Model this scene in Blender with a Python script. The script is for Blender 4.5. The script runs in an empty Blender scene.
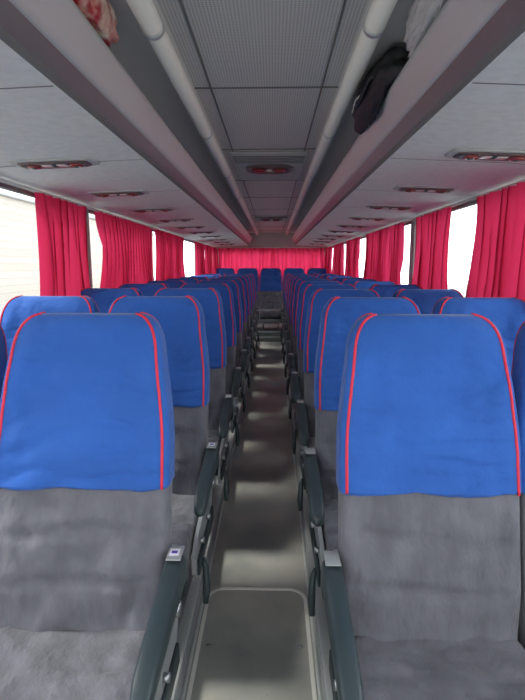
import bpy, bmesh, math, random
from mathutils import Vector, noise
random.seed(4)
scene=bpy.context.scene
C=bpy.data.collections.new("bus"); scene.collection.children.link(C)

# ---------------- materials ----------------
def srgb(r,g,b):
    f=lambda c:(c/255/12.92) if c/255<=0.04045 else ((c/255+0.055)/1.055)**2.4
    return (f(r),f(g),f(b),1)
def mat(name,col,rough=0.6,metal=0.0,var=0.0,vscale=8,bump=0.0,bscale=200,sheen=0.0,col2=None,detail=3,spec=0.5,bdist=0.004,stretch=None):
    m=bpy.data.materials.new(name); m.use_nodes=True
    nt=m.node_tree; b=nt.nodes['Principled BSDF']
    b.inputs['Base Color'].default_value=col
    b.inputs['Roughness'].default_value=rough
    b.inputs['Metallic'].default_value=metal
    b.inputs['Specular IOR Level'].default_value=spec
    if sheen: b.inputs['Sheen Weight'].default_value=sheen
    tc=nt.nodes.new('ShaderNodeTexCoord'); src=tc.outputs['Object']
    if stretch:
        mp=nt.nodes.new('ShaderNodeMapping'); mp.inputs['Scale'].default_value=stretch
        nt.links.new(src,mp.inputs[0]); src=mp.outputs[0]
    if var or col2:
        n=nt.nodes.new('ShaderNodeTexNoise'); n.inputs['Scale'].default_value=vscale; n.inputs['Detail'].default_value=detail
        nt.links.new(src,n.inputs['Vector'])
        r=nt.nodes.new('ShaderNodeValToRGB')
        c2=col2 or tuple(min(1,c*(1+var)) for c in col[:3])+(1,)
        c1=col if col2 else tuple(c*(1-var) for c in col[:3])+(1,)
        r.color_ramp.elements[0].color=c1; r.color_ramp.elements[1].color=c2
        r.color_ramp.elements[0].position=0.35; r.color_ramp.elements[1].position=0.65
        nt.links.new(n.outputs['Fac'],r.inputs['Fac']); nt.links.new(r.outputs['Color'],b.inputs['Base Color'])
    if bump:
        n=nt.nodes.new('ShaderNodeTexNoise'); n.inputs['Scale'].default_value=bscale; n.inputs['Detail'].default_value=4
        nt.links.new(src,n.inputs['Vector'])
        bp=nt.nodes.new('ShaderNodeBump'); bp.inputs['Strength'].default_value=bump; bp.inputs['Distance'].default_value=bdist
        nt.links.new(n.outputs['Fac'],bp.inputs['Height']); nt.links.new(bp.outputs['Normal'],b.inputs['Normal'])
    return m
M={}
M['blue']=mat('blue_cover_cloth',srgb(44,92,172),0.8,var=0.07,vscale=5,bump=0.9,bscale=8,sheen=0.15,spec=.25,bdist=.025,stretch=(1,1,1.3))
M['red']=mat('red_piping',srgb(215,40,65),0.6)
M['grey']=mat('grey_velour',srgb(103,103,111),0.9,var=0.16,vscale=12,bump=1.0,bscale=9,sheen=0.2,detail=7,spec=.2,bdist=.03,stretch=(1.2,1,.6))
M['plastic']=mat('dark_plastic',srgb(56,68,72),0.42)
M['plastic2']=mat('grey_plastic',srgb(150,154,156),0.5)
M['shell']=mat('seat_shell_plastic',srgb(70,74,82),0.5)
M['metal']=mat('steel',srgb(170,172,175),0.35,metal=0.9)
M['tag']=mat('tag_white',srgb(225,225,235),0.5)
M['tagp']=mat('tag_violet',srgb(90,70,160),0.5)
M['alu']=mat('aluminium_profile',srgb(198,202,200),0.45,metal=0.45)
M['lipdark']=mat('rack_dark_profile',srgb(112,110,112),0.35,metal=0.3)
M['under']=mat('rack_grey_carpet',srgb(207,210,209),0.95,var=0.05,vscale=30,bump=0.35,bscale=160)
M['seam']=mat('seam_dark',srgb(110,110,110),0.8)
M['tube']=mat('rail_white',srgb(226,224,218),0.4)
M['cove']=mat('cove_white',srgb(222,222,220),0.7)
M['panel']=mat('wall_panel_grey',srgb(170,172,172),0.8,var=0.04,bump=0.2)
M['pillar']=mat('pillar_grey',srgb(165,160,158),0.7)
M['frame']=mat('window_rubber',srgb(115,115,118),0.6)
M['podium']=mat('podium_vinyl',srgb(132,135,135),0.6,var=0.08,vscale=20)
M['vent']=mat('vent_dark',srgb(92,76,76),0.4)
M['ventred']=mat('vent_red_lens',srgb(130,50,50),0.25)
M['lens']=mat('lamp_lens',srgb(205,198,195),0.25)
M['bag']=mat('black_bag_cloth',srgb(24,26,30),0.6,var=0.3,vscale=20,bump=0.6,bscale=14)
M['gground']=mat('outdoor_ground',srgb(150,148,144),0.9,var=0.05,vscale=2)

def floor_mat():
    m=mat('aisle_vinyl',srgb(146,148,144),0.34,col2=srgb(174,173,165),vscale=3.5,detail=7,bump=0.08,bscale=60)
    nt=m.node_tree; b=nt.nodes['Principled BSDF']
    ramp=[n for n in nt.nodes if n.type=='VALTORGB'][0]
    tc=[n for n in nt.nodes if n.type=='TEX_COORD'][0]
    v=nt.nodes.new('ShaderNodeTexVoronoi'); v.inputs['Scale'].default_value=26
    nt.links.new(tc.outputs['Object'],v.inputs['Vector'])
    r=nt.nodes.new('ShaderNodeValToRGB'); r.color_ramp.elements[0].position=0.05; r.color_ramp.elements[1].position=0.12
    r.color_ramp.elements[0].color=(0.62,0.6,0.57,1); r.color_ramp.elements[1].color=(1,1,1,1)
    nt.links.new(v.outputs['Distance'],r.inputs['Fac'])
    mx=nt.nodes.new('ShaderNodeMix'); mx.data_type='RGBA'; mx.blend_type='MULTIPLY'; mx.inputs[0].default_value=0.5
    nt.links.new(ramp.outputs['Color'],mx.inputs[6]); nt.links.new(r.outputs['Color'],mx.inputs[7])
    nt.links.new(mx.outputs[2],b.inputs['Base Color'])
    return m
M['floor']=floor_mat()
def ceil_mat():
    m=mat('perforated_ceiling',srgb(172,172,168),0.5,metal=0.0)
    nt=m.node_tree; b=nt.nodes['Principled BSDF']
    tc=[n for n in nt.nodes if n.type=='TEX_COORD'][0]
    outs=[]
    for d in ('X','Y'):
        w=nt.nodes.new('ShaderNodeTexWave'); w.bands_direction=d; w.inputs['Scale'].default_value=30
        nt.links.new(tc.outputs['Object'],w.inputs['Vector']); outs.append(w)
    mm=nt.nodes.new('ShaderNodeMath'); mm.operation='MULTIPLY'
    nt.links.new(outs[0].outputs['Fac'],mm.inputs[0]); nt.links.new(outs[1].outputs['Fac'],mm.inputs[1])
    r=nt.nodes.new('ShaderNodeValToRGB'); r.color_ramp.elements[0].color=srgb(198,198,194); r.color_ramp.elements[1].color=srgb(134,134,133)
    r.color_ramp.elements[0].position=0.3; r.color_ramp.elements[1].position=0.7
    nt.links.new(mm.outputs[0],r.inputs['Fac']); nt.links.new(r.outputs['Color'],b.inputs['Base Color'])
    return m
M['ceil']=ceil_mat()
def curtain_mat():
    m=bpy.data.materials.new('red_curtain_cloth'); m.use_nodes=True; nt=m.node_tree
    nt.nodes.clear(); o=nt.nodes.new('ShaderNodeOutputMaterial')
    d=nt.nodes.new('ShaderNodeBsdfDiffuse'); d.inputs['Color'].default_value=srgb(204,46,84)
    t=nt.nodes.new('ShaderNodeBsdfTranslucent'); t.inputs['Color'].default_value=srgb(208,56,98)
    x=nt.nodes.new('ShaderNodeMixShader'); x.inputs[0].default_value=0.42
    nt.links.new(d.outputs[0],x.inputs[1]); nt.links.new(t.outputs[0],x.inputs[2]); nt.links.new(x.outputs[0],o.inputs[0])
    return m
M['curtain']=curtain_mat()
def glass_mat(name,tint,fac):
    m=bpy.data.materials.new(name); m.use_nodes=True; nt=m.node_tree
    nt.nodes.clear(); o=nt.nodes.new('ShaderNodeOutputMaterial')
    d=nt.nodes.new('ShaderNodeBsdfTransparent'); d.inputs['Color'].default_value=tint
    t=nt.nodes.new('ShaderNodeBsdfGlossy'); t.inputs['Roughness'].default_value=0.05
    x=nt.nodes.new('ShaderNodeMixShader'); x.inputs[0].default_value=fac
    nt.links.new(d.outputs[0],x.inputs[1]); nt.links.new(t.outputs[0],x.inputs[2]); nt.links.new(x.outputs[0],o.inputs[0])
    return m
M['glass']=glass_mat('tinted_window_glass',(0.80,0.82,0.83,1),0.04)
M['glassf']=glass_mat('windshield_glass',(0.97,0.98,0.97,1),0.03)
def poly_mat():
    m=bpy.data.materials.new('clear_polythene'); m.use_nodes=True; nt=m.node_tree
    nt.nodes.clear(); o=nt.nodes.new('ShaderNodeOutputMaterial')
    d=nt.nodes.new('ShaderNodeBsdfTransparent'); d.inputs['Color'].default_value=(.9,.9,.9,1)
    t=nt.nodes.new('ShaderNodeBsdfPrincipled'); t.inputs['Roughness'].default_value=0.25; t.inputs['Base Color'].default_value=(.85,.85,.85,1)
    x=nt.nodes.new('ShaderNodeMixShader'); x.inputs[0].default_value=0.6
    nt.links.new(d.outputs[0],x.inputs[1]); nt.links.new(t.outputs[0],x.inputs[2]); nt.links.new(x.outputs[0],o.inputs[0])
    return m
M['poly']=poly_mat()
M['wrap']=mat('printed_wrapper',srgb(165,35,45),0.35,col2=srgb(232,222,200),vscale=16)
def brick_mat():
    m=mat('pale_brick',srgb(235,228,215),0.9)
    nt=m.node_tree; b=nt.nodes['Principled BSDF']
    tc=[n for n in nt.nodes if n.type=='TEX_COORD'][0]
    mp=nt.nodes.new('ShaderNodeMapping'); mp.inputs['Rotation'].default_value=(math.pi/2,0,math.pi/2)
    br=nt.nodes.new('ShaderNodeTexBrick'); br.inputs['Scale'].default_value=1.3
    br.inputs['Color1'].default_value=srgb(184,178,168); br.inputs['Color2'].default_value=srgb(178,170,159); br.inputs['Mortar'].default_value=srgb(160,152,142)
    nt.links.new(tc.outputs['Object'],mp.inputs[0]); nt.links.new(mp.outputs[0],br.inputs['Vector']); nt.links.new(br.outputs['Color'],b.inputs['Base Color'])
    return m
M['brick']=brick_mat()

# ---------------- mesh builder ----------------
class B:
    def __init__(s): s.v=[];s.f=[];s.m=[];s.sm=[];s.mats=[]
    def mi(s,k):
        if k not in s.mats: s.mats.append(k)
        return s.mats.index(k)
    def add(s,vs,fs,k,smooth=False):
        o=len(s.v); s.v+= [tuple(p) for p in vs]
        i=s.mi(k)
        for f in fs: s.f.append([a+o for a in f]); s.m.append(i); s.sm.append(smooth)
    def box(s,x0,x1,y0,y1,z0,z1,k,bev=0.0,seg=2,xf=None):
        bm=bmesh.new(); bmesh.ops.create_cube(bm,size=1)
        for v in bm.verts:
            v.co=Vector(((x0+x1)/2+v.co.x*(x1-x0),(y0+y1)/2+v.co.y*(y1-y0),(z0+z1)/2+v.co.z*(z1-z0)))
        if bev: bmesh.ops.bevel(bm,geom=bm.edges[:],offset=bev,segments=seg,affect='EDGES',profile=0.5)
        if xf:
            for v in bm.verts: v.co=Vector(xf(v.co))
        bm.verts.index_update()
        s.add([v.co[:] for v in bm.verts],[[v.index for v in f.verts] for f in bm.faces],k,bool(bev)); bm.free()
    def loft(s,rings,k,cap0=True,cap1=True,closed=True,smooth=True):
        n=len(rings[0]); vs=[p for r in rings for p in r]; fs=[]
        for i in range(len(rings)-1):
            for j in range(n if closed else n-1):
                a=i*n+j; b=i*n+(j+1)%n; fs.append([a,b,b+n,a+n])
        if cap0: fs.append(list(range(n))[::-1])
        if cap1: fs.append([(len(rings)-1)*n+j for j in range(n)])
        s.add(vs,fs,k,smooth)
    def tube(s,path,r,k,n=8,cap=True):
        path=[Vector(p) for p in path]; rings=[]; up=None
        for i,p in enumerate(path):
            t=(path[min(i+1,len(path)-1)]-path[max(i-1,0)]).normalized()
            if up is None: up=Vector((0,0,1)) if abs(t.z)<0.9 else Vector((1,0,0))
            a=t.cross(up).normalized(); b=a.cross(t).normalized(); up=b
            rr=r[i] if isinstance(r,(list,tuple)) else r
            rings.append([p+a*math.cos(q)*rr+b*math.sin(q)*rr for q in [2*math.pi*j/n for j in range(n)]])
        s.loft(rings,k,cap,cap)
    def obj(s,name,loc=(0,0,0),me=None):
        if me is None: me=s.mesh(name)
        o=bpy.data.objects.new(name,me); o.location=loc; C.objects.link(o); return o
    def mesh(s,name):
        me=bpy.data.meshes.new(name); me.from_pydata(s.v,[],s.f)
        for k in s.mats: me.materials.append(M[k])
        me.polygons.foreach_set('material_index',s.m); me.polygons.foreach_set('use_smooth',s.sm)
        me.update()
        bm=bmesh.new(); bm.from_mesh(me); bmesh.ops.recalc_face_normals(bm,faces=bm.faces[:]); bm.to_mesh(me); bm.free()
        return me
def inst(name,me,loc,rz=0,parent=None):
    o=bpy.data.objects.new(name,me); o.location=loc; o.rotation_euler[2]=rz; C.objects.link(o); return o

# ---------------- seat ----------------
def ss(a,b,x):
    t=max(0,min(1,(x-a)/(b-a))); return t*t*(3-2*t)
ZC=0.40; HB=0.80; Z0=0.30
ZT=ZC+HB
RT=0.10
ZCOV=ZC+0.435*HB
def ridge(v):
    return 1-min(1,abs(noise.noise(v))*5)
def back_pt(z,ang,off,phi,seed=0):
    t=(z-ZC)/HB
    w=0.222+0.014*ss(-0.1,0.15,t)-0.032*ss(0.55,1.0,t)
    th=0.135-0.030*ss(0.2,1,t)
    ins=(1-math.cos(phi))
    w=w-0.068*ins**1.15; th=th*(1-0.8*ins)
    if off==0: off=-0.008*ss(ZCOV+.01,ZCOV+.05,z)
    w+=off; th+=2*off
    c,s_=math.cos(ang),math.sin(ang)
    n=4.0
    x=math.copysign(abs(c)**(2/n),c)*w; y=math.copysign(abs(s_)**(2/n),s_)*th/2
    u=min(1,abs(x)/w)
    yf=0.165*max(t,-0.1)
    y0=yf+0.065
    if y<0:
        bol=0.022*(u**3)*(1-ss(0.75,1.0,t))
        lum=-0.018*math.exp(-((t-0.22)/0.18)**2)*(1-u*u)
        y+= -bol*(1-ins)+lum+0.012*ss(0.5,.65,t)*(1-u*u)*(1-ss(.8,1,t))
        fade=1-ss(ZCOV-.03,ZCOV+.03,z)
        nz=noise.noise(Vector((x*9+seed,z*9,seed)))*0.016+noise.noise(Vector((x*20,z*9,seed+3)))*0.012+0.008*ridge(Vector((x*7+z*3,z*5,seed+40)))
        gro=0
        for g in (0.13,0.29): 
            d=(t-g-0.014*math.sin(x*9+seed))/0.014
            gro+=0.017*math.exp(-d*d)*(1-u**6)
        y+=(nz+gro)*fade*(1-u**8)
        nz=noise.noise(Vector((x*6+seed,z*7,seed+9)))*0.011+0.009*ridge(Vector((x*4+z*6,z*12-x*3,seed+5)))*(1-ss(.8,.95,t))+noise.noise(Vector((x*18,z*8,seed+15)))*0.009
        y+=nz*(1-u**4)*(1-fade)*(1-ins)
    return (x,y0+y,z)
def back_rings(z0,off,n=96,nz=54,seed=0):
    rings=[]
    R=RT; zt=ZT+off
    for i in range(nz):
        z=z0+(zt-R-z0)*i/(nz-1)
        rings.append([back_pt(z,2*math.pi*(j+.5)/n,off,0,seed) for j in range(n)])
    for i in range(1,13):
        ph=math.pi/2*i/12
        z=zt-R+R*math.sin(ph)
        rings.append([back_pt(z,2*math.pi*(j+.5)/n,off,ph,seed) for j in range(n)])
    return rings
def path_pipe(ang,off,side,seed):
    R=RT; zt=ZT+off; P=[]
    for i in range(30):
        z=ZCOV+(zt-R-ZCOV)*i/29; P.append(back_pt(z,ang,off+.001,0,seed))
    for i in range(1,13):
        ph=math.pi/2*i/12*0.98; P.append(back_pt(zt-R+R*math.sin(ph),ang,off+.001,ph,seed))
    return P
def make_seat(side,seed):
    b=B()
    b.loft(back_rings(Z0,0,seed=seed),'grey')
    cr=back_rings(ZCOV,0.006,seed=seed)
    cr[0]=[(p[0],p[1],p[2]+0.004*math.sin(p[0]*22+seed)) for p in cr[0]]
    hem=[(p[0]*0.975,p[1]+(0.008 if p[1]<.14 else -.006),p[2]+.002) for p in cr[0]]
    b.loft([hem]+cr,'blue',cap0=False)
    for a in (-32,212,26,154):
        b.tube(path_pipe(math.radians(a),0.006,side,seed),0.004,'red',n=8)
    def bs(z0,z1,off,k,a0=35,a1=145):
        rings=[]
        for i in range(14):
            z=z0+(z1-z0)*i/13
            rings.append([back_pt(z,math.radians(a0+(a1-a0)*j/30),off,0,seed) for j in range(31)])
        b.loft(rings,k,False,False,closed=False)
    bs(Z0-0.02,ZCOV-0.01,0.008,'shell'); bs(ZC+0.02,ZC+0.25,0.016,'grey',45,135)
    n=64; rings=[]
    ys=[0.06-.0153*i for i in range(31)]
    def cring(y,ph):
        ins=1-math.cos(ph); W=0.229-0.03*ins; Hh=0.072*(1-0.75*ins); r=[]
        for j in range(n):
            a=2*math.pi*(j+.5)/n; c,s_=math.cos(a),math.sin(a)
            x=math.copysign(abs(c)**.45,c)*W; z=math.copysign(abs(s_)**.5,s_)*Hh
            u=abs(x)/W
            if z>0:
                z+=0.012*u**3-0.008*(1-u*u)+noise.noise(Vector((x*10,y*10,seed+20)))*0.014+noise.noise(Vector((x*14,y*24,seed+30)))*0.010+0.005*ridge(Vector((x*6,y*9,seed+44)))
                for g in (-0.14,-0.28):
                    z-=0.006*math.exp(-((y-g)/0.012)**2)*(1-u**6)
            r.append((x,y,ZC-0.072+z-0.012*ins+ 0.02*ss(-.05,-.4,y)-0.01))
        return r
    for y in ys: rings.append(cring(y,0))
    for i in range(1,8):
        ph=math.pi/2*i/7; rings.append(cring(-.40-.06*math.sin(ph),ph))
    b.loft(rings,'grey')
    b.box(-.205,.205,-.40,.10,.225,.27,'plastic',.012)
    b.box(-.19,.19,-.36,-.33,.17,.23,'metal',.006); b.box(-.19,.19,-.02,.01,.17,.23,'metal',.006)
    for sx in (-.15,.15):
        b.tube([(sx,-.345,.20),(sx,-.33,.10),(sx,-.30,0.008)],.016,'metal')
        b.tube([(sx,-.005,.20),(sx,-.02,.10),(sx,-.06,0.008)],.016,'metal')
        b.box(sx-.025,sx+.025,-.36,0.02,0.0,.014,'metal',.003)
    if side!=0:
        xs=side*0.264
        P=[(0.075,.47,.018,.020),(0.068,.535,.025,.040),(0.03,.56,.027,.046),(-.05,.555,.027,.040),(-.15,.545,.026,.034),(-.25,.535,.025,.031),(-.32,.522,.024,.028),(-.355,.508,.020,.021),(-.37,.500,.010,.010)]
        rr=[]
        for (y,z,hw,hh) in P:
            r=[]
            for j in range(20):
                a=2*math.pi*j/20; c,s_=math.cos(a),math.sin(a)
                r.append((xs+math.copysign(abs(c)**.5,c)*hw,y,z-.02+math.copysign(abs(s_)**.5,s_)*hh))
            rr.append(r)
        b.loft(rr,'plastic')
        poly=[(0.11,.58),(0.12,.48),(0.10,.34),(0.05,.22),(-.34,.21),(-.40,.27),(-.40,.33),(-.33,.37),(-.10,.40),(-.03,.46),(0.0,.58)]
        xa,xb=side*.238,side*.252
        poly=[(y,min(z,.565)) for y,z in poly]
        vs=[(xa,y,z) for y,z in poly]+[(xb,y,z) for y,z in poly]; m_=len(poly)
        fs=[list(range(m_)),[m_+i for i in range(m_)][::-1]]+[[i,(i+1)%m_,m_+(i+1)%m_,m_+i] for i in range(m_)]
        b.add(vs,fs,'plastic2')
        b.box(min(side*.25,side*.262),max(side*.25,side*.262),-.36,.06,.235,.30,'plastic',.006)
        for (y,z,r,k) in ((0.03,.53,.03,'plastic'),(0.06,.40,.022,'metal'),(-.1,.33,.012,'metal'),(-.28,.33,.012,'metal')):
            b.tube([(side*.248,y,z),(side*.268,y,z)],r,k,n=16)
        b.tube([(side*.262,-.30,.27),(side*.275,-.31,.24),(side*.280,-.33,.17),(side*.278,-.35,.12)],[.010,.012,.014,.010],'plastic')
        b.box(xs-.020,xs+.020,-.005,.062,.5855,.5900,'plastic2',.002)
        if side>0:
            b.box(xs-.014,xs+.012,.015,.045,.590,.5915,'tag'); b.box(xs-.009,xs+.006,.022,.034,.5915,.5922,'tagp')
    return b.mesh('bus_seat')
seatL=[make_seat(1,s) for s in (1.3,7.7)]
seatR=[make_seat(-1,s) for s in (3.1,5.9)]
seatW=[make_seat(0,s) for s in (2.2,8.4)]
POD=0.08
for i in range(10):
    y=1.35+.82*i-.15 if i else 1.20
    inst('bus_seat',seatL[i%2],(-.521,y,POD)); inst('bus_seat',seatW[i%2],(-.992,y,POD))
for i in range(11):
    y=1.33+.775*i-.145
    inst('bus_seat',seatR[i%2],(.420,y,POD)); inst('bus_seat',seatW[(i+1)%2],(.896,y,POD))
RZ=.17
for j in range(5):
    inst('bus_seat',seatW[j%2],(-.992+.474*j,10.2,RZ))

# ---------------- shell ----------------
XL,XR=-1.245,1.165; YF,YR=-1.6,11.1
AL,AR=-.312,.178
e=.001
b=B(); b.box(AL,AR,YF,9.60,-.05,0,'floor'); b.obj('floor')
b=B(); b.box(XL+e,AL-e,YF+e,9.615,-.04,POD,'podium'); b.obj('raised_floor')
b=B(); b.box(AR+e,XR-e,YF+e,9.615,-.04,POD,'podium'); b.obj('raised_floor')
b=B(); b.box(XL+e,XR-e,9.62,YR-e,-.05,RZ,'podium'); b.box(AL+e,AR-e,9.50,9.62,0,.085,'podium',.004); b.box(AL+e,AR-e,9.49,9.515,.075,.093,'alu',.002); b.box(AL+e,AR-e,9.605,9.63,RZ-.01,RZ+.008,'alu',.002); b.obj('rear_step')
for n_,(x0,sg) in enumerate(((AL,-1),(AR,1))):
    b=B()
    a=lambda p,q:(min(x0+sg*p,x0+sg*q),max(x0+sg*p,x0+sg*q))
    x,y=a(-.006,0.035); b.box(x,y,YF,9.48,POD,POD+.010,'alu',.002)
    x,y=a(-.010,-.0005); b.box(x,y,YF,9.48,0.0,POD+.006,'plastic2',.002)
    x,y=a(-.022,-.010); b.box(x,y,YF,9.48,0.0,.012,'alu',.003)
    x,y=a(.05,.075); b.box(x,y,YF,9.48,POD,POD+.006,'metal',.002)
    b.obj('trim_%d'%(n_+1))
b=B()
def rrect(x0,x1,y0,y1,r,n=8):
    P=[]
    for cx,cy,a0 in ((x1-r,y1-r,0),(x0+r,y1-r,90),(x0+r,y0+r,180),(x1-r,y0+r,270)):
        for i in range(n+1):
            a=math.radians(a0+90*i/n); P.append((cx+r*math.cos(a),cy+r*math.sin(a)))
    return P
o_=rrect(-.284,.150,1.0,2.05,.08); i_=rrect(-.270,.136,1.014,2.036,.066)
r0=[(x,y,0.0) for x,y in o_]; r1=[(x,y,.003) for x,y in o_]; r2=[(x,y,.003) for x,y in i_]; r3=[(x,y,0.0) for x,y in i_]
b.loft([r0,r1,r2,r3],'tube',False,False,smooth=False)
for (x,y) in ((-.24,1.7),(.11,1.7),(-.24,1.25),(.11,1.25)):
    b.tube([(x,y,0),(x,y,.003)],.008,'metal',n=12)
b.obj('floor_hatch')

WB,WT=.92,1.80
pillL=[(-1.6,-1.5),(0.05,.13),(1.75,1.83),(3.40,3.49),(5.08,5.17),(6.83,6.93),(8.45,8.55),(10.0,10.1),(10.95,11.1)]
pillR=[(-1.6,-1.5),(-.35,-.27),(1.2,1.28),(2.93,3.0),(4.30,4.42),(6.25,6.35),(7.95,8.05),(9.55,9.65),(10.95,11.1)]
wn=1
for nm,xi,xo,pl in (('wall_left',XL,XL-.06,pillL),('wall_right',XR,XR+.06,pillR)):
    x0,x1=min(xi,xo),max(xi,xo)
    b=B(); b.box(x0,x1,YF,YR,-.05,WB,'panel'); b.box(x0,x1,YF,YR,WT,2.2,'panel')
    for (p,q) in pl: b.box(x0,x1,p,q,WB,WT,'pillar',.004)
    b.obj(nm)
    for i in range(len(pl)-1):
        p,q=pl[i][1],pl[i+1][0]; b=B(); xm=(x0+x1)/2
        for (y0,y1,z0,z1) in ((p,q,WB,WB+.02),(p,q,WT-.02,WT),(p,p+.02,WB+.02,WT-.02),(q-.02,q,WB+.02,WT-.02)):
            b.box(xm-.012,xm+.012,y0,y1,z0,z1,'frame')
        b.box(xm-.003,xm+.003,p+.02,q-.02,WB+.02,WT-.02,'glass')
        b.obj('window_%d'%wn); wn+=1
b=B(); b.box(XL,XR,YR,YR+.06,-.05,1.18,'panel'); b.box(XL,XR,YR,YR+.06,1.76,2.2,'panel')
b.box(XL,XL+.1,YR,YR+.06,1.18,1.76,'panel'); b.box(XR-.1,XR,YR,YR+.06,1.18,1.76,'panel'); b.obj('wall_rear')
b=B(); b.box(XL+.1,XR-.1,YR+.02,YR+.04,1.18,1.20,'frame'); b.box(XL+.1,XR-.1,YR+.02,YR+.04,1.74,1.76,'frame'); b.box(XL+.1,XR-.1,YR+.028,YR+.032,1.20,1.74,'glassf'); b.obj('window_%d'%wn); wn+=1
b=B(); b.box(XL-.06,XR+.06,YF-.06,YF,-.05,.8,'panel'); b.obj('wall_front')
b=B(); b.box(XL-.06,XR+.06,YF-.04,YF-.03,.8,2.12,'glassf')
b.box(XL-.06,XR+.06,YF-.05,YF-.01,2.12,2.2,'frame'); b.obj('window_%d'%wn)

# ceiling
CX=-.03; CZ=2.12; CW=.285; TC=.313
b=B()
b.box(CX-CW,CX+CW,YF,YR,CZ,CZ+.02,'ceil')
for sg in (-1,1):
    prof=[(CW,CZ),(.50,CZ+.0),(.75,CZ-.01),(.95,CZ-.04),(1.10,CZ-.10),(1.19,CZ-.2)]
    edge=XR-CX if sg>0 else CX-XL
    prof[-1]=(edge,CZ-.2)
    for dz in (0,.02):
        b.loft([[(CX+sg*x,YF,z+dz) for x,z in prof],[(CX+sg*x,YR,z+dz) for x,z in prof]],'cove',False,False,closed=False)
for y in (1.15,2.15,3.22,4.35,5.4,6.5,7.25,8.2,9.3,10.3):
    b.box(CX-CW,CX+CW,y-.006,y+.006,CZ-.003,CZ,'seam')
for x in (-.22,.22):
    b.box(CX+x-.003,CX+x+.003,YF,YR,CZ-.004,CZ,'seam')
b.obj('ceiling')
for sg in (-1,1):
    b=B(); x=CX+sg*TC
    b.tube([(x,YF+.02,CZ-.032),(x,10.95,CZ-.032)],.030,'tube',n=20)
    for k in range(10):
        y=.4+1.15*k; b.tube([(x,y-.012,CZ-.033),(x,y+.012,CZ-.033)],.0325,'alu',n=20)
    b.obj('ceiling_grab_rail')
for sg in (-1,1):
    b=B(); edge=(XR-CX if sg>0 else CX-XL)-.004
    y0,y1=-.9,10.7
    def strip(pr,k,ya=y0,yb=y1,sm=False):
        b.loft([[(CX+sg*x,ya,z) for x,z in pr],[(CX+sg*x,yb,z) for x,z in pr]],k,False,False,closed=False,smooth=sm)
    strip([(edge,1.805),(edge-.06,1.812),(.95,1.826),(.52,1.842),(.490,1.845)],'under',sm=True)
    strip([(.490,1.845),(.482,1.852),(.480,1.862)],'seam')
    strip([(.480,1.862),(.467,1.882),(.456,1.900)],'lipdark',sm=True)
    strip([(.456,1.900),(.450,1.904),(.442,1.922),(.430,1.947),(.416,1.967),(.408,1.979),(.406,1.988),(.412,1.995),(.420,1.993)],'alu',sm=True)
    strip([(.420,1.993),(.434,1.97),(.468,1.90),(.50,1.878)],'lipdark',sm=True)
    strip([(.50,1.878),(edge,1.85),(edge,1.805)],'cove')
    for ye in (y0,y1):
        pr=[(edge,1.805),(.95,1.826),(.490,1.845),(.467,1.882),(.456,1.900),(.406,1.988),(.420,1.993),(.468,1.90),(.50,1.878),(edge,1.85)]
        b.add([(CX+sg*x,ye,z) for x,z in pr],[list(range(len(pr)))],'under')
    for k in range(14):
        y=.02+.84*k-.42
        if y0<y<y1:
            vs=[]
            for yy in (y-.004,y+.004):
                for x in (.495,.95,edge-.02):
                    vs.append((CX+sg*x,yy,{.495:1.8445,.95:1.826}.get(x,1.808)-.0015))
            b.add(vs,[[0,1,4,3],[1,2,5,4]],'seam')
    for k in range(9):
        y=.55+1.25*k
        b.box(*sorted((CX+sg*.60,CX+sg*.612)),y-.02,y+.02,1.872,CZ+.0,'alu',.003)
    b.obj('luggage_rack')
# reading light / air nozzle panel: rectangular bezel, slots at the ends, two lamps
b=B()
def sup(hw,hd,z,ex,n=40):
    return [(math.copysign(abs(math.cos(a))**ex,math.cos(a))*hw,math.copysign(abs(math.sin(a))**ex,math.sin(a))*hd,z) for a in [2*math.pi*j/n for j in range(n)]]
b.loft([sup(.165,.070,.004,.25),sup(.165,.070,-.003,.25),sup(.160,.065,-.005,.25)],'panel')
b.loft([sup(.140,.052,-.004,.35),sup(.140,.052,-.009,.35),sup(.134,.046,-.013,.35),sup(.122,.037,-.010,.4)],'vent')
for x in (-.085,.085):
    b.tube([(x,0,-.009),(x,0,-.018),(x,0,-.019)],[.029,.025,.015],'ventred',n=18); b.tube([(x,0,-.017),(x,0,-.0215)],.011,'plastic',n=12)
for x in (-.03,.03): b.box(x-.020,x+.020,-.022,.022,-.0145,-.009,'lens',.004)
b.box(-.006,.006,-.018,.018,-.017,-.009,'plastic',.002)
for k in range(4):
    for sx in (-1,1): b.box(sx*.118-.008,sx*.118+.008,-.026+.015*k,-.019+.015*k,-.0145,-.011,'plastic')
rl=b.mesh('reading_light_panel')
for sg in (-1,1):
    for k in range(11):
        y=(2.1 if sg<0 else 1.98)+.84*(k-1)
        o=inst('reading_light_panel',rl,(CX+sg*.845,y,1.8275)); o.rotation_euler[1]=sg*.036*1
b=B()
b.box(-.25,.25,-.50,.50,-.012,0,'panel',.005)
rings=[]
for (s1,z) in ((1,-.010),(1,-.022),(.93,-.028),(.80,-.028),(.76,-.02)):
    rings.append([(.17*s1*math.copysign(abs(math.cos(a))**.7,math.cos(a)),.15*s1*math.copysign(abs(math.sin(a))**.7,math.sin(a)),z) for a in [2*math.pi*j/36 for j in range(36)]])
b.loft(rings,'vent')
for x in (-.075,.075): b.tube([(x,0,-.019),(x,0,-.036)],[.05,.042],'ventred',n=20)
b.tube([(0,0,-.02),(0,0,-.034)],.022,'lens',n=16)
for k in range(5): b.box(-.23,.23,-.42+.05*k,-.40+.05*k,-.015,-.011,'seam')
cv=b.mesh('ceiling_vent')
inst('ceiling_vent',cv,(CX,3.78,CZ)); inst('ceiling_vent',cv,(CX,7.75,CZ))

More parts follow.
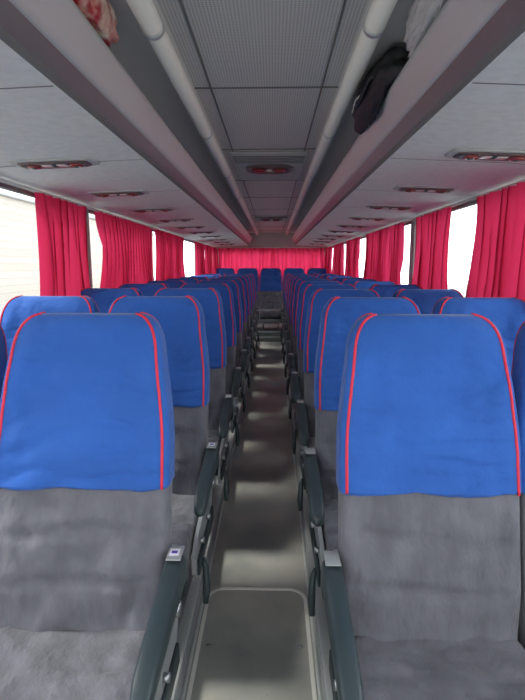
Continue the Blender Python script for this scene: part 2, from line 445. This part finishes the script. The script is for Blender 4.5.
# ---------------- curtains ----------------
def curtain(xw,ya,yb,sg,z0=.86,z1=1.785,seed=0,axis='y',cx=.055):
    b=B(); L=yb-ya; n=max(36,int(L*130)); nz=14
    npl=max(4,L/0.095); rings=[]
    for k in range(nz+1):
        t=k/nz; z=z1+(z0-z1)*t; r=[]
        gather=1-(0.10*math.sin(math.pi*min(1,t*1.0)) if axis=='y' else 0)
        for i in range(n+1):
            u=i/n
            ph=2*math.pi*npl*u+3.4*noise.noise(Vector((u*6,seed,t*.8)))
            amp=.022+.012*t+.013*noise.noise(Vector((u*9,seed+4,t)))
            d=cx+amp*math.sin(ph)
            y=ya+L*(.5+(u-.5)*gather)+.009*math.sin(ph*2)
            r.append((xw+sg*d,y,z) if axis=='y' else (y,xw+sg*d,z))
        rings.append(r)
    b.loft(rings,'curtain',False,False,closed=False)
    return b.obj('window_curtain')
for i,(a,c) in enumerate([(.2,.75),(2.62,3.24),(3.50,5.02),(5.20,6.75),(7.9,8.85),(9.05,9.9),(10.15,10.9)]):
    curtain(XL,a,c,1,z0=1.24,seed=i*3.3)
for i,(a,c) in enumerate([(-.2,.3),(2.05,2.90),(3.28,4.00),(4.46,4.85),(4.95,6.15),(6.7,7.8),(8.2,9.4),(9.8,10.9)]):
    curtain(XR,a,c,-1,z0=1.24,seed=i*2.1+50)
curtain(YR,XL+.06,CX+.02,-1,z0=1.12,z1=1.80,seed=90,axis='x'); curtain(YR,CX+.0,XR-.06,-1,z0=1.12,z1=1.80,seed=95,axis='x',cx=.075)
for xw,sg in ((XL,1),(XR,-1)):
    b=B(); b.tube([(xw+sg*.05,YF+.1,1.793),(xw+sg*.05,10.95,1.793)],.007,'alu'); b.obj('curtain_rail')
b=B(); b.tube([(XL+.02,YR-.05,1.808),(XR-.02,YR-.05,1.808)],.007,'alu'); b.obj('curtain_rail')

# ---------------- things in racks ----------------
def blob(r,k,amp,fr,seed,loc,n=64,m=40,sq=.8):
    # lumpy soft bag whose underside rests on the rack lip and shelf
    b=B(); rings=[]
    for i in range(1,m):
        p=-math.pi/2+math.pi*i/m; R=[]
        for j in range(n):
            a=2*math.pi*j/n
            f=lambda v,e_: math.copysign(abs(v)**e_,v)
            d=Vector((f(math.cos(p),sq)*f(math.cos(a),sq),f(math.cos(p),sq)*f(math.sin(a),sq),f(math.sin(p),sq)))
            q=1+amp*noise.noise(d*fr+Vector((seed,0,0)))+amp*.5*noise.noise(d*fr*2.6+Vector((seed,5,0)))
            x,y,z=d.x*r[0]*q,d.y*r[1]*q,d.z*r[2]*q
            X=abs(loc[0]+x-CX); lim=1.998 if X<.425 else 1.998-.112*ss(.425,.49,X)
            if X>.400: z=max(z,lim+.001-loc[2])
            z=min(z,CZ-.004-loc[2])
            if X<TC+.034 and z+loc[2]>2.05: z=2.05-loc[2]
            R.append((x,y,z))
        rings.append(R)
    b.loft(rings,k)
    return b
L=(CX+.435,2.02,2.035)
bb=blob((.088,.34,.085),'bag',.14,2.0,3,L)
bb.tube([(-.05,-.24,.01),(-.086,-.20,.0),(-.092,-.12,-.025),(-.094,-.03,-.03),(-.09,.06,-.015),(-.05,.12,.01)],.007,'bag')
bb.tube([(-.06,-.02,.03),(-.092,.05,.01),(-.092,.12,-.015)],.0035,'tube')
bb.obj('backpack',L)
L=(CX+.450,1.36,2.045)
blob((.068,.22,.07),'poly',.20,4.5,8,L).obj('plastic_bag',L)
L=(CX-.428,1.36,2.045)
blob((.045,.15,.06),'wrap',.16,2.5,12,L).obj('snack_packet',L)

# ---------------- outside ----------------
b=B(); b.box(-60,60,-30,75,-1.3,-1.2,'gground'); b.obj('ground')
b=B(); b.box(-16,-14,-10,60,-1.2,5.0,'brick')
b.box(-16.2,-13.8,-10.2,60.2,5.0,5.25,'panel',.03); b.box(-14,-13.93,-10,60,-1.2,-.7,'panel')
b.obj('building')
# ---------------- light ----------------
w=bpy.data.worlds.new('w'); scene.world=w; w.use_nodes=True
bg=w.node_tree.nodes['Background']; bg.inputs[0].default_value=(.96,.98,1,1); bg.inputs[1].default_value=5.8
s=bpy.data.lights.new('sun','SUN'); s.energy=5; s.angle=math.radians(10); s.color=(1,.93,.82)
so=bpy.data.objects.new('sun',s); C.objects.link(so)
d=Vector((1.0,-.15,-1.25)); so.rotation_euler=d.to_track_quat('-Z','Y').to_euler()
# ---------------- camera ----------------
cam=bpy.data.cameras.new('camera'); co=bpy.data.objects.new('camera',cam); C.objects.link(co)
cam.sensor_fit='VERTICAL'; cam.sensor_height=36; cam.lens=505/700*36; cam.clip_start=.02
co.location=(0,0,1.42)
yaw=math.atan((273-262.5)/505)
co.rotation_euler=(math.radians(90-9.45),0,yaw)
scene.camera=co
scene.view_settings.view_transform='Standard'
